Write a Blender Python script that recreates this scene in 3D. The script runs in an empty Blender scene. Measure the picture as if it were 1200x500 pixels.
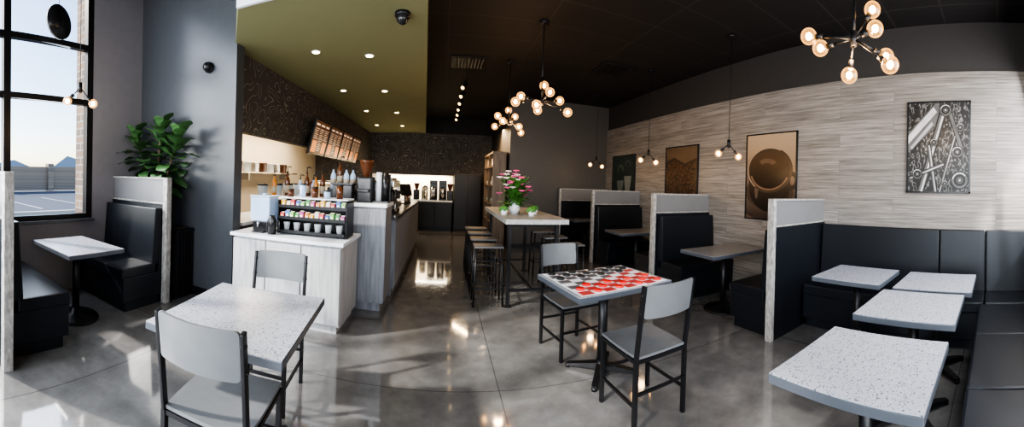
import bpy, bmesh, math, random
from mathutils import Vector, Matrix
random.seed(7)
sc = bpy.context.scene
COL = sc.collection
R = math.radians

# ------------------------------------------------------------------ materials
def newmat(name):
    m = bpy.data.materials.new(name); m.use_nodes = True
    nt = m.node_tree
    return m, nt, nt.nodes['Principled BSDF']
def objco(nt, scale=(1, 1, 1), rot=(0, 0, 0)):
    t = nt.nodes.new('ShaderNodeTexCoord'); mp = nt.nodes.new('ShaderNodeMapping')
    mp.inputs['Scale'].default_value = scale; mp.inputs['Rotation'].default_value = rot
    nt.links.new(t.outputs['Object'], mp.inputs['Vector'])
    return mp.outputs['Vector']
def mixc(nt, fac, a, b):
    n = nt.nodes.new('ShaderNodeMix'); n.data_type = 'RGBA'
    for s, v in ((n.inputs[0], fac), (n.inputs[6], a), (n.inputs[7], b)):
        if hasattr(v, 'is_linked'): nt.links.new(v, s)
        elif isinstance(v, (int, float)): s.default_value = v
        else: s.default_value = (*v, 1)
    return n.outputs[2]
def mth(nt, op, a, b=0.0, c=0.0):
    n = nt.nodes.new('ShaderNodeMath'); n.operation = op
    for i, v in enumerate((a, b, c)):
        if hasattr(v, 'is_linked'): nt.links.new(v, n.inputs[i])
        else: n.inputs[i].default_value = v
    return n.outputs[0]
def noise(nt, vec, scale, detail=3, rough=.5):
    n = nt.nodes.new('ShaderNodeTexNoise'); n.inputs['Scale'].default_value = scale
    n.inputs['Detail'].default_value = detail; n.inputs['Roughness'].default_value = rough
    nt.links.new(vec, n.inputs['Vector']); return n.outputs['Fac']
def ramp(nt, fac, stops, interp='LINEAR'):
    n = nt.nodes.new('ShaderNodeValToRGB'); cr = n.color_ramp; cr.interpolation = interp
    while len(cr.elements) < len(stops): cr.elements.new(.5)
    for e, (p, c) in zip(cr.elements, stops):
        e.position = p; e.color = (*c, 1) if len(c) == 3 else c
    nt.links.new(fac, n.inputs['Fac']); return n.outputs['Color']
def bump(nt, bs, h, strength=.2, dist=.01):
    n = nt.nodes.new('ShaderNodeBump'); n.inputs['Strength'].default_value = strength
    n.inputs['Distance'].default_value = dist
    nt.links.new(h, n.inputs['Height']); nt.links.new(n.outputs[0], bs.inputs['Normal'])
MC = {}
def pm(name, col, rough=.5, metal=0, var=.08, ns=9, emit=0, ecol=None, alpha=1, trans=0, bmp=0, spec=None):
    if name in MC: return MC[name]
    m, nt, bs = newmat(name)
    v = objco(nt); f = noise(nt, v, ns)
    a = tuple(max(0, c*(1-var)) for c in col); b = tuple(min(1, c*(1+var)) for c in col)
    nt.links.new(mixc(nt, f, a, b), bs.inputs['Base Color'])
    bs.inputs['Roughness'].default_value = rough; bs.inputs['Metallic'].default_value = metal
    if emit:
        bs.inputs['Emission Color'].default_value = (*(ecol or col), 1); bs.inputs['Emission Strength'].default_value = emit
    if alpha < 1: bs.inputs['Alpha'].default_value = alpha
    if trans: bs.inputs['Transmission Weight'].default_value = trans
    if spec is not None: bs.inputs['Specular IOR Level'].default_value = spec
    if bmp: bump(nt, bs, noise(nt, v, ns*20), bmp, .003)
    MC[name] = m; return m

M_black = pm('black_metal', (.016, .016, .018), .4, .3)
M_vinyl = pm('black_vinyl', (.011, .0135, .018), .34, 0, .1, 30, bmp=.12, spec=.45)
M_dark = pm('charcoal_paint', (.078, .083, .093), .25)
M_dark2 = pm('dark_grey_paint', (.043, .040, .039), .6)
M_grey = pm('grey_paint', (.25, .24, .26), .4)
M_olive = pm('olive_paint', (.24, .235, .13), .85, 0, .03, 2, spec=.2)
M_white = pm('white_laminate', (.70, .73, .77), .3, 0, .02)
M_cream = pm('warm_white_paint', (.82, .72, .56), .6, 0, .03)
M_steel = pm('brushed_steel', (.6, .6, .6), .25, 1, .05)
M_seat = pm('grey_stained_wood', (.14, .148, .155), .42, 0, .12, 14)
M_edge = pm('table_edge_grey', (.08, .09, .108), .35)
M_bulb = pm('glowing_bulb', (1, .72, .38), .3, emit=40, ecol=(1, .55, .2))
M_lens = pm('lamp_lens', (1, .9, .7), .3, emit=11, ecol=(1, .78, .45))
M_spot = pm('spot_lens_glow', (1, .8, .5), .3, emit=3.5, ecol=(1, .65, .3))
M_plasticb = pm('black_plastic', (.02, .02, .022), .25)
M_red = pm('red_piece', (.72, .02, .02), .35)
M_blk = pm('black_piece', (.012, .012, .012), .35)
M_soil = pm('soil', (.05, .03, .02), .9)
M_bark = pm('bark', (.12, .08, .05), .8)
M_leaf = pm('fig_leaf', (.075, .16, .06), .28, 0, .5, 6)
M_leaf2 = pm('foliage', (.07, .21, .04), .45, 0, .3, 20)
M_pink = pm('pink_petal', (.80, .10, .32), .5, 0, .25, 30)
M_cream_p = pm('cream_petal', (.9, .72, .75), .5, 0, .1, 30)
M_amber = pm('amber_liquid', (.42, .16, .03), .15)
M_brownb = pm('brown_liquid', (.10, .035, .015), .12)
M_clear = pm('clear_plastic', (.50, .66, .90), .12, alpha=.65)

def glassmat():
    m, nt, bs = newmat('globe_glass')
    out = nt.nodes['Material Output']
    tr = nt.nodes.new('ShaderNodeBsdfTransparent'); tr.inputs[0].default_value = (1, .88, .68, 1)
    gl = nt.nodes.new('ShaderNodeBsdfGlossy'); gl.inputs['Roughness'].default_value = .05
    em = nt.nodes.new('ShaderNodeEmission'); em.inputs[0].default_value = (1, .50, .16, 1); em.inputs[1].default_value = 2.2
    lw = nt.nodes.new('ShaderNodeLayerWeight'); lw.inputs[0].default_value = .45
    mx = nt.nodes.new('ShaderNodeMixShader'); nt.links.new(mth(nt, 'MAXIMUM', lw.outputs['Facing'], .25), mx.inputs[0])
    ad = nt.nodes.new('ShaderNodeMixShader'); ad.inputs[0].default_value = .75
    nt.links.new(em.outputs[0], ad.inputs[2]); nt.links.new(gl.outputs[0], ad.inputs[1])
    nt.links.new(tr.outputs[0], mx.inputs[1]); nt.links.new(ad.outputs[0], mx.inputs[2])
    nt.links.new(mx.outputs[0], out.inputs[0]); return m
M_globe = glassmat()

def m_floor():
    m, nt, bs = newmat('polished_concrete')
    v = objco(nt); n1 = noise(nt, v, .9, 7, .6); n2 = noise(nt, v, 6, 6, .62)
    f = mth(nt, 'ADD', mth(nt, 'MULTIPLY', n1, .6), mth(nt, 'MULTIPLY', n2, .4))
    c = ramp(nt, f, [(.33, (.098, .096, .094)), (.5, (.152, .149, .146)), (.67, (.225, .22, .216))])
    br = nt.nodes.new('ShaderNodeTexBrick'); br.offset = 0; br.squash = 1
    br.inputs['Scale'].default_value = 1; br.inputs['Brick Width'].default_value = 2.6; br.inputs['Row Height'].default_value = 2.2
    br.inputs['Mortar Size'].default_value = .004; br.inputs['Mortar Smooth'].default_value = 0
    mp = objco(nt); mp.node.inputs['Location'].default_value = (2.15, 1.9, 0); nt.links.new(mp, br.inputs['Vector'])
    nt.links.new(mixc(nt, mth(nt, 'MULTIPLY', br.outputs['Fac'], .6), c, (.03, .03, .03)), bs.inputs['Base Color'])
    r = mth(nt, 'ADD', mth(nt, 'MULTIPLY', n2, .12), .02); nt.links.new(r, bs.inputs['Roughness'])
    bs.inputs['Specular IOR Level'].default_value = 1.0
    bs.inputs['Coat Weight'].default_value = .35; bs.inputs['Coat Roughness'].default_value = .04
    return m
def m_planks():
    m, nt, bs = newmat('grey_wood_planks')
    t = nt.nodes.new('ShaderNodeTexCoord'); sep = nt.nodes.new('ShaderNodeSeparateXYZ'); nt.links.new(t.outputs['Object'], sep.inputs[0])
    cb = nt.nodes.new('ShaderNodeCombineXYZ'); nt.links.new(sep.outputs['Y'], cb.inputs[0]); nt.links.new(sep.outputs['Z'], cb.inputs[1])
    br = nt.nodes.new('ShaderNodeTexBrick'); br.offset = .37; br.offset_frequency = 2
    br.inputs['Scale'].default_value = 1; br.inputs['Brick Width'].default_value = 1.9; br.inputs['Row Height'].default_value = .16
    br.inputs['Mortar Size'].default_value = .0022; br.inputs['Mortar Smooth'].default_value = .1
    br.inputs['Color1'].default_value = (.0, 0, 0, 1); br.inputs['Color2'].default_value = (1, 1, 1, 1); br.inputs['Mortar'].default_value = (.5, .5, .5, 1)
    nt.links.new(cb.outputs[0], br.inputs['Vector'])
    add = nt.nodes.new('ShaderNodeVectorMath'); add.operation = 'MULTIPLY_ADD'
    nt.links.new(br.outputs['Color'], add.inputs[0]); add.inputs[1].default_value = (7, 5, 3)
    nt.links.new(cb.outputs[0], add.inputs[2])
    mp = nt.nodes.new('ShaderNodeMapping'); mp.inputs['Scale'].default_value = (.75, 22, 1); nt.links.new(add.outputs[0], mp.inputs[0])
    g = noise(nt, mp.outputs[0], 2.2, 9, .7)
    c = ramp(nt, g, [(.32, (.10, .088, .08)), (.44, (.185, .168, .153)), (.58, (.27, .248, .228)), (.74, (.36, .335, .31))])
    sb = nt.nodes.new('ShaderNodeSeparateColor'); nt.links.new(br.outputs['Color'], sb.inputs[0])
    k = mth(nt, 'ADD', mth(nt, 'MULTIPLY', sb.outputs[0], .2), .88)
    vm = nt.nodes.new('ShaderNodeVectorMath'); vm.operation = 'SCALE'; nt.links.new(c, vm.inputs[0]); nt.links.new(k, vm.inputs['Scale'])
    nt.links.new(mixc(nt, mth(nt, 'MULTIPLY', br.outputs['Fac'], .55), vm.outputs[0], (.06, .055, .05)), bs.inputs['Base Color'])
    bs.inputs['Roughness'].default_value = .5; bump(nt, bs, g, .2, .004)
    return m
def m_wood(name, a, b, sc_=(1, 1, .08), ns=30):
    m, nt, bs = newmat(name)
    v = objco(nt, sc_); f = noise(nt, v, ns, 5, .6)
    nt.links.new(ramp(nt, f, [(.35, a), (.65, b)]), bs.inputs['Base Color']); bs.inputs['Roughness'].default_value = .5
    return m
def m_pattern():
    m, nt, bs = newmat('contour_line_wallpaper')
    v = objco(nt); f = noise(nt, v, 3.4, 0)
    fr = mth(nt, 'FRACT', mth(nt, 'MULTIPLY', f, 9))
    l = mth(nt, 'LESS_THAN', mth(nt, 'ABSOLUTE', mth(nt, 'SUBTRACT', fr, .5)), .075)
    g = mth(nt, 'GREATER_THAN', noise(nt, v, 7, 0), .40)
    nt.links.new(mixc(nt, mth(nt, 'MULTIPLY', l, g), (.085, .078, .075), (.23, .21, .195)), bs.inputs['Base Color'])
    bs.inputs['Roughness'].default_value = .7; bs.inputs['Specular IOR Level'].default_value = .2; return m
def m_terrazzo(name='speckled_terrazzo', lo=(.31, .33, .37), hi=(.39, .41, .45), k_=1.0):
    m, nt, bs = newmat(name)
    v = objco(nt)
    def vor(scale):
        n = nt.nodes.new('ShaderNodeTexVoronoi'); n.inputs['Scale'].default_value = scale; nt.links.new(v, n.inputs['Vector']); return n
    base = mixc(nt, noise(nt, v, 5), lo, hi)
    for scl, th, dark in ((95, .25, (.09, .09, .11)), (145, .29, (.14, .14, .15)), (70, .16, (.16, .17, .20))):
        vo = vor(scl); sp = nt.nodes.new('ShaderNodeSeparateColor'); nt.links.new(vo.outputs['Color'], sp.inputs[0])
        lim = mth(nt, 'MULTIPLY', mth(nt, 'POWER', sp.outputs[0], 2.2), th*1.75*k_)
        k = mth(nt, 'LESS_THAN', vo.outputs['Distance'], lim)
        base = mixc(nt, mth(nt, 'MULTIPLY', k, .9), base, dark)
    nt.links.new(base, bs.inputs['Base Color']); bs.inputs['Roughness'].default_value = .24
    return m
def m_ceiling():
    m, nt, bs = newmat('black_ceiling_tiles')
    v = objco(nt); br = nt.nodes.new('ShaderNodeTexBrick'); br.offset = 0
    br.inputs['Scale'].default_value = 1; br.inputs['Brick Width'].default_value = 1.2; br.inputs['Row Height'].default_value = .6
    br.inputs['Mortar Size'].default_value = .012; nt.links.new(v, br.inputs['Vector'])
    nt.links.new(mixc(nt, br.outputs['Fac'], (.014, .0125, .013), (.03, .027, .027)), bs.inputs['Base Color'])
    bs.inputs['Roughness'].default_value = .7; return m
def m_brick():
    m, nt, bs = newmat('stone_brick')
    v = objco(nt, rot=(R(90), 0, 0)); br = nt.nodes.new('ShaderNodeTexBrick'); br.inputs['Scale'].default_value = 1
    br.inputs['Brick Width'].default_value = .3; br.inputs['Row Height'].default_value = .1; br.inputs['Mortar Size'].default_value = .01
    br.inputs['Color1'].default_value = (.35, .25, .18, 1); br.inputs['Color2'].default_value = (.2, .16, .14, 1); br.inputs['Mortar'].default_value = (.4, .38, .35, 1)
    nt.links.new(v, br.inputs['Vector']); nt.links.new(br.outputs['Color'], bs.inputs['Base Color']); bs.inputs['Roughness'].default_value = .9
    return m
M_floor = m_floor(); M_planks = m_planks(); M_pattern = m_pattern(); M_terr = m_terrazzo(); M_ceil = m_ceiling(); M_brick = m_brick()
M_terrg = m_terrazzo('grey_speckled_laminate', (.21, .21, .215), (.26, .26, .265), .7)
M_lwood = m_wood('pale_grey_wood', (.33, .335, .34), (.48, .485, .49))
M_gwood = m_wood('grey_wood_counter', (.18, .19, .215), (.28, .29, .315))
M_swood = m_wood('stool_wood', (.085, .085, .088), (.14, .14, .145), (.1, 1, 1))
M_twood = m_wood('communal_top_wood', (.31, .305, .295), (.43, .425, .41), (1, .1, 1), 25)
M_pwood = m_wood('pale_post_wood', (.22, .21, .20), (.42, .41, .39), (1, 1, .35), 45)
M_frost = pm('frosted_grey_panel', (.205, .205, .21), .3, 0, .07, 5, alpha=.88)
M_brown = m_wood('dark_shelf_wood', (.11, .08, .06), (.20, .15, .11))

# ------------------------------------------------------------------ mesh builder
class B:
    def __init__(s): s.bm = bmesh.new(); s.mi = 0
    def _in(s, t, M=None, smooth=False):
        if M is not None: bmesh.ops.transform(t, matrix=M, verts=t.verts)
        for f in t.faces: f.material_index = s.mi; f.smooth = smooth
        me = bpy.data.meshes.new('tmp'); t.to_mesh(me); t.free(); s.bm.from_mesh(me); bpy.data.meshes.remove(me)
        return s
    def box(s, c, d, rz=0, rx=0, ry=0, bev=0, seg=2):
        t = bmesh.new(); bmesh.ops.create_cube(t, size=1); bmesh.ops.scale(t, vec=d, verts=t.verts)
        if bev: bmesh.ops.bevel(t, geom=t.edges[:], offset=bev, segments=seg, affect='EDGES', profile=.6)
        return s._in(t, Matrix.Translation(c) @ Matrix.Rotation(R(rz), 4, 'Z') @ Matrix.Rotation(R(ry), 4, 'Y') @ Matrix.Rotation(R(rx), 4, 'X'))
    def b2(s, x0, x1, y0, y1, z0, z1, bev=0):
        return s.box(((x0+x1)/2, (y0+y1)/2, (z0+z1)/2), (abs(x1-x0), abs(y1-y0), abs(z1-z0)), bev=bev)
    def cyl(s, p1, p2, r, r2=None, n=16):
        p1 = Vector(p1); p2 = Vector(p2); d = p2-p1
        t = bmesh.new(); bmesh.ops.create_cone(t, cap_ends=True, segments=n, radius1=r, radius2=r if r2 is None else r2, depth=d.length)
        q = d.to_track_quat('Z', 'Y').to_matrix().to_4x4()
        s._in(t, Matrix.Translation((p1+p2)/2) @ q, True); return s
    def sph(s, c, r, n=20, m=12, sc=(1, 1, 1)):
        t = bmesh.new(); bmesh.ops.create_uvsphere(t, u_segments=n, v_segments=m, radius=r)
        return s._in(t, Matrix.Translation(c) @ Matrix.Diagonal((*sc, 1)), True)
    def lathe(s, prof, c=(0, 0, 0), n=24):
        t = bmesh.new(); rings = []
        for r, z in prof:
            rings.append([t.verts.new((r*math.cos(2*math.pi*i/n), r*math.sin(2*math.pi*i/n), z)) for i in range(n)] if r > 1e-5 else [t.verts.new((0, 0, z))])
        for a, b in zip(rings, rings[1:]):
            for i in range(n):
                j = (i+1) % n
                if len(a) == 1 and len(b) == 1: continue
                if len(a) == 1: t.faces.new((a[0], b[j], b[i]))
                elif len(b) == 1: t.faces.new((a[i], a[j], b[0]))
                else: t.faces.new((a[i], a[j], b[j], b[i]))
        bmesh.ops.recalc_face_normals(t, faces=t.faces)
        return s._in(t, Matrix.Translation(c), True)
    def tube(s, pts, r, n=8):
        for a, b in zip(pts, pts[1:]): s.cyl(a, b, r, n=n)
        for p in pts[1:-1]: s.sph(p, r, n, 6)
        return s
    def prism(s, pts, z0, z1):
        t = bmesh.new(); a = [t.verts.new((x, y, z0)) for x, y in pts]; b = [t.verts.new((x, y, z1)) for x, y in pts]
        t.faces.new(a); t.faces.new(b); n = len(pts)
        for i in range(n): t.faces.new((a[i], a[(i+1) % n], b[(i+1) % n], b[i]))
        bmesh.ops.recalc_face_normals(t, faces=t.faces); return s._in(t)
    def faces(s, vs, fs, smooth=False, M=None):
        t = bmesh.new(); v = [t.verts.new(p) for p in vs]
        for f in fs: t.faces.new([v[i] for i in f])
        return s._in(t, M, smooth)
def O(name, b, mats, parent=None, loc=(0, 0, 0), rz=0, **props):
    me = bpy.data.meshes.new(name); b.bm.to_mesh(me); b.bm.free()
    for m in (mats if isinstance(mats, (list, tuple)) else [mats]): me.materials.append(m)
    o = bpy.data.objects.new(name, me); COL.objects.link(o)
    o.location = loc; o.rotation_euler = (0, 0, R(rz))
    if parent is not None: o.parent = parent
    for k, v in props.items(): o[k] = v
    return o
def T(name, loc, rz, label, cat, group=None):
    o = bpy.data.objects.new(name, None); o.empty_display_size = .1; COL.objects.link(o)
    o.location = loc; o.rotation_euler = (0, 0, R(rz)); o['label'] = label; o['category'] = cat
    if group: o['group'] = group
    return o
def dup(root, loc, rz=None, label=None):
    def rec(src, par):
        for ch in [c for c in bpy.data.objects if c.parent == src]:
            n = ch.copy(); n.parent = par; COL.objects.link(n); rec(ch, n)
    n = root.copy(); COL.objects.link(n); n.location = loc
    if rz is not None: n.rotation_euler = (0, 0, R(rz))
    if label: n['label'] = label
    rec(root, n); return n
ST = dict(kind='structure')
def SB(name, mat, *boxes):
    b = B()
    for x in boxes: b.b2(*x)
    return O(name, b, mat, **ST)

# ------------------------------------------------------------------ room shell
CE = 3.5
SB('floor', M_floor, (-4.4, 4.1, -1.4, 11.3, -.1, 0))
SB('ceiling', M_ceil, (-2.3, 4.1, -1.4, 11.3, CE, CE+.1))
SB('ceiling_window_bay', M_ceil, (-4.1, -2.3, -1.4, 3.5, 4.15, 4.25), (-2.36, -2.3, -1.4, 3.5, CE, 4.2))
SB('wall_right', M_dark2, (4.0, 4.1, -.6, 8.1, 0, CE))
SB('trim_1', M_planks, (3.965, 4.0, -.5, 8.0, 0, 2.92))
SB('wall_return', pm('return_wall_paint', (.072, .067, .062), .5), (1.5, 4.0, 8.0, 8.1, 0, CE))
SB('wall_partition', M_dark2, (1.5, 1.6, 8.1, 11.3, 0, CE))
SB('wall_back', M_pattern, (-4.3, 1.5, 11.2, 11.3, 0, 3.0))
SB('wall_back_upper', M_ceil, (-4.3, 1.5, 11.15, 11.3, 3.0, CE))
SB('wall_header', M_pattern, (-2.52, -2.4, 3.5, 11.2, 2.04, 3.0))
SB('wall_left', M_grey, (-4.0, -3.9, -1.4, 3.5, 0, .9), (-4.0, -3.9, 2.5, 3.5, .9, 4.2), (-4.0, -3.9, -1.4, -1.2, .9, 4.2))
SB('wall_column', M_dark, (-3.9, -2.27, 3.34, 3.5, 0, 4.2))
SB('wall_kitchen', M_cream, (-4.4, -4.3, 3.5, 11.2, 0, 2.7), (-4.3, -2.5, 3.5, 3.52, 0, 2.6))
SB('ceiling_kitchen', M_cream, (-4.3, -2.52, 3.5, 11.2, 2.6, 2.7))
SB('wall_front', M_dark2, (-4.0, -3.3, -1.4, -1.3, 0, CE), (-.3, .9, -1.4, -1.3, 0, CE), (-3.3, -.3, -1.4, -1.3, 0, .3), (-3.3, -.3, -1.4, -1.3, 3.0, CE),
   (.9, 1.0, -1.4, -.5, 0, CE), (1.0, 4.0, -.6, -.5, 0, 1.2), (1.0, 4.0, -.6, -.5, 3.0, CE))
b = B()
for x in (-3.3, -2.3, -1.3, -.3): b.box((x, -1.35, 1.65), (.07, .08, 2.7))
b.box((-1.8, -1.35, 2.2), (3, .08, .07)); b.box((-1.8, -1.35, 3.0), (3.07, .08, .07)); b.box((-1.8, -1.35, .3), (3.07, .08, .07))
O('window_2', b, M_black, **ST)
b = B()
for x in (1.03, 2.0, 3.0, 3.97): b.box((x, -.55, 2.1), (.06, .08, 1.8))
O('window_3', b, M_black, **ST)
b = B()
for y in (-1.2, .15, 1.33, 2.46): b.b2(-3.99, -3.9, y-.045, y+.045, .9, 4.15)
for z in (.93, 2.4, 3.1, 4.1): b.b2(-3.985, -3.905, -1.2, 2.5, z-.035, z+.035)
O('window_1', b, M_black, **ST)
SB('trim_2', M_dark, (-3.9, -3.82, -1.2, 2.5, .87, .905))
SB('baseboard_left', M_black, (-3.9, -2.27, 3.325, 3.34, 0, .1))
SB('baseboard_return', M_black, (1.5, 3.96, 7.985, 8.0, 0, .1))
b = B(); b.prism([(-1.8, 2.65), (-.17, 2.65), (-.62, 11.15), (-2.4, 11.15), (-2.4, 3.5), (-2.29, 3.34)], 3.0, CE-.002)
O('ceiling_soffit', b, M_olive, **ST)
b = B(); b.prism([(-1.8, 2.62), (-.9, 2.62), (-.9, 2.65), (-1.8, 2.65)], 2.99, 3.2)
O('trim_3', b, M_white, **ST)

# ------------------------------------------------------------------ outside
SB('floor_outside', pm('asphalt', (.10, .11, .135), .9), (-90, -4.4, -60, 90, -.25, -.12))
b = B()
for i in range(16): b.box((-26, -30+i*5, .95), (.35, 5, 1.9)); b.box((-25.9, -32.5+i*5, 1.05), (.6, .5, 2.2), bev=.03)
o = O('perimeter_wall', b, M_brick, label='tan brick wall edging the parking lot outside', category='wall')
b = B(); vs = []; fs = []
for i in range(41):
    y = -60+i*4; h = 4.5+2.5*math.sin(i*.7)+1.6*math.sin(i*1.9+1)
    vs += [(-88, y, -.2), (-88, y, max(1, h))]
    if i: k = 2*i; fs.append((k-2, k, k+1, k-1))
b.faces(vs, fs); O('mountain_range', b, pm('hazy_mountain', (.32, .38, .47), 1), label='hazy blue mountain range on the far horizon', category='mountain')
b = B(); b.b2(-4.33, -4.12, 2.5, 2.95, -.2, 4.3); O('brick_pillar', b, M_brick, label='brown stone brick pillar outside the window', category='pillar')
M_curb = pm('concrete_curb', (.5, .5, .48), .9)
b = B(); b.b2(-12, -11.8, -20, 40, -.12, .03, .02); O('parking_curb', b, M_curb, label='pale concrete curb in the parking lot', category='curb')
for i in range(6):
    b = B(); b.b2(-20, -14, -.06, .06, 0, .004)
    O('parking_line', b, M_curb, None, (0, 1+i*2.7, -.12), 0, label='painted white parking stripe on the asphalt', category='parking line', group='parking stripes')

# ------------------------------------------------------------------ chairs
def chair(loc, rz, label, group='bistro chairs at the tables'):
    t = T('dining_chair', loc, rz, label, 'chair', group)
    b = B(); n = 9; w = .205; vs = []; fs = []
    for k, zz in enumerate((.455, .472)):
        for i in range(n):
            for j in range(n):
                u = -1+2*i/(n-1); v = -1+2*j/(n-1)
                x = u*w*(1-.06*v*v*(1 if v < 0 else .2)); y = v*.21
                vs.append((x, y, zz-.012*(1-u*u)*(1-v*v)))
    def id_(k, i, j): return k*n*n+i*n+j
    for i in range(n-1):
        for j in range(n-1):
            fs.append((id_(1, i, j), id_(1, i+1, j), id_(1, i+1, j+1), id_(1, i, j+1)))
            fs.append((id_(0, i, j), id_(0, i, j+1), id_(0, i+1, j+1), id_(0, i+1, j)))
    for i in range(n-1):
        fs += [(id_(0, i, 0), id_(0, i+1, 0), id_(1, i+1, 0), id_(1, i, 0)), (id_(0, i, n-1), id_(1, i, n-1), id_(1, i+1, n-1), id_(0, i+1, n-1)),
               (id_(0, 0, i), id_(1, 0, i), id_(1, 0, i+1), id_(0, 0, i+1)), (id_(0, n-1, i), id_(0, n-1, i+1), id_(1, n-1, i+1), id_(1, n-1, i))]
    b.faces(vs, fs); O('seat', b, M_seat, t)
    b = B(); vs = []; fs = []; us = [-1, -.985, -.95, -.88, -.7, -.45, -.2, 0, .2, .45, .7, .88, .95, .985, 1]; n = len(us)
    for u in us:
        a = abs(u); rd = .018*(1-math.sqrt(max(0, 1-((a-.91)/.09)**2))) if a > .91 else 0
        x = u*.190; yc = -.240-.035*(1-u*u); zb = .715+rd; zt = .920-rd
        vs += [(x, yc, zb), (x, yc-.025, zt), (x, yc-.04, zt), (x, yc-.015, zb)]
    for i in range(n-1):
        a = 4*i; c = a+4
        for k in range(4): fs.append((a+k, a+(k+1) % 4, c+(k+1) % 4, c+k))
    fs += [(0, 1, 2, 3), tuple(4*(n-1)+k for k in (3, 2, 1, 0))]
    b.faces(vs, fs, True); bmesh.ops.recalc_face_normals(b.bm, faces=b.bm.faces)
    bo = O('backrest', b, M_seat, t)
    bo.data.set_sharp_from_angle(angle=R(35))
    for sx in (-1, 1):
        b = B(); b.box((sx*.2, -.205, .225), (.022, .03, .45)); b.box((sx*.2, -.235, .682), (.018, .034, .47), rx=7.5, bev=.004)
        for z in (.75, .86): b.cyl((sx*.2-.014, -.237-(z-.7)*.13, z), (sx*.2+.014, -.237-(z-.7)*.13, z), .008, n=8)
        O('leg', b, M_black, t)
        b = B(); b.box((sx*.2, .19, .225), (.022, .03, .45)); O('leg', b, M_black, t)
    b = B()
    for sx in (-1, 1): b.box((sx*.2, -.005, .44), (.02, .38, .022))
    b.box((0, .19, .44), (.38, .02, .022)); b.box((0, -.205, .44), (.38, .02, .022)); O('seat_rail', b, M_black, t)
    for sx in (-1, 1): b = B(); b.box((sx*.2, -.005, .17), (.016, .38, .016)); O('stretcher', b, M_black, t)
    b = B(); b.box((0, .19, .24), (.38, .016, .016)); O('stretcher', b, M_black, t)
    b = B(); b.box((0, -.205, .24), (.38, .016, .016)); O('stretcher', b, M_black, t)
    return t
c1 = chair((-.92, 1.33, 0), 8, 'grey and black bistro chair tucked under the speckled table')
dup(c1, (-1.14, 2.12, 0), 187, 'grey and black bistro chair facing across the speckled table')
dup(c1, (1.33, 2.03, 0), 4, 'grey and black bistro chair drawn up to the checkers table')
dup(c1, (1.19, 3.03, 0), 190, 'grey bistro chair on the far side of the checkers table')

# ------------------------------------------------------------------ tables
def table(loc, rz, w, d, label, base='cross', group=None, h=.75, top=None):
    t = T('cafe_table', loc, rz, label, 'table', group)
    b = B(); b.mi = 0; b.box((0, 0, h-.002), (w-.006, d-.006, .006)); b.mi = 1; b.box((0, 0, h-.022), (w, d, .038), bev=.004)
    O('table_top', b, [top or M_terr, M_edge], t)
    b = B(); b.cyl((0, 0, .03), (0, 0, h-.04), .038); O('pedestal_column', b, M_black, t)
    b = B(); b.box((0, 0, h-.046), (.3, .3, .012)); b.box((0, 0, h-.055), (.36, .04, .02)); b.box((0, 0, h-.055), (.04, .36, .02)); O('mounting_plate', b, M_black, t)
    b = B()
    if base == 'cross':
        for a in range(4):
            an = R(45+90*a); dx, dy = math.cos(an), math.sin(an)
            b.faces([(-dy*.035, dx*.035, .085), (dy*.035, -dx*.035, .085), (dx*.29+dy*.02, dy*.29-dx*.02, .035), (dx*.29-dy*.02, dy*.29+dx*.02, .035),
                     (-dy*.035, dx*.035, .03), (dy*.035, -dx*.035, .03), (dx*.29+dy*.02, dy*.29-dx*.02, .015), (dx*.29-dy*.02, dy*.29+dx*.02, .015)],
                    [(0, 1, 2, 3), (7, 6, 5, 4), (0, 3, 7, 4), (1, 5, 6, 2), (2, 6, 7, 3)])
            b.cyl((dx*.28, dy*.28, 0), (dx*.28, dy*.28, .025), .022, n=12)
        b.cyl((0, 0, .02), (0, 0, .1), .055, .042)
    else:
        b.lathe([(0, 0), (.24, 0), (.24, .015), (.2, .025), (.06, .05), (.04, .1), (0, .1)], n=32)
    O('pedestal_base', b, M_black, t)
    return t
table((-1.01, 1.62, 0), 7, .72, .80, 'speckled terrazzo cafe table with two bistro chairs')
table((1.29, 2.57, 0), 9, .88, .68, 'pedestal cafe table covered by a checkers board')
t4 = table((1.5, .555, 0), 0, .62, .64, 'square speckled terrazzo table in front of the black bench', 'cross', 'square tables along the black bench')
dup(t4, (2.36, .55, 0), 0, 'square speckled terrazzo table between two others at the bench')
dup(t4, (3.05, .50, 0), 0, 'square speckled terrazzo table in the bench corner')
dup(t4, (3.08, 1.26, 0), 0, 'square speckled terrazzo table beside the booth divider')
table((-3.12, 1.82, 0), 0, .82, .62, 'speckled booth table below the tall window', 'disc')
tb = table((3.24, 3.13, 0), 0, .95, .60, 'grey booth table between black benches', 'disc', 'booth tables along the plank wall', top=M_terrg)
dup(tb, (3.24, 5.25, 0)); dup(tb, (3.24, 7.32, 0))

# checkers board + pieces
def m_check():
    m, nt, bs = newmat('checker_cloth')
    v = objco(nt, (1/.0975, 1/.0765, 1)); ck = nt.nodes.new('ShaderNodeTexChecker'); ck.inputs['Scale'].default_value = 1
    mp = v.node; mp.inputs['Location'].default_value = (0, 0, .5)
    sp = nt.nodes.new('ShaderNodeSeparateXYZ'); tc = nt.nodes.new('ShaderNodeTexCoord'); nt.links.new(tc.outputs['Object'], sp.inputs[0])
    f = mth(nt, 'GREATER_THAN', mth(nt, 'SUBTRACT', mth(nt, 'MULTIPLY', sp.outputs['X'], .6), sp.outputs['Y']), 0.0)
    dark = mixc(nt, f, (.10, .10, .11), (.50, .05, .05))
    nt.links.new(v, ck.inputs['Vector'])
    nt.links.new(mixc(nt, ck.outputs['Fac'], dark, (.80, .81, .85)), bs.inputs['Base Color']); bs.inputs['Roughness'].default_value = .6; return m
t = T('checkers_board', (1.29, 2.57, .752), 9, 'red, black and white checkers cloth board spread over the table', 'game board')
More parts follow.
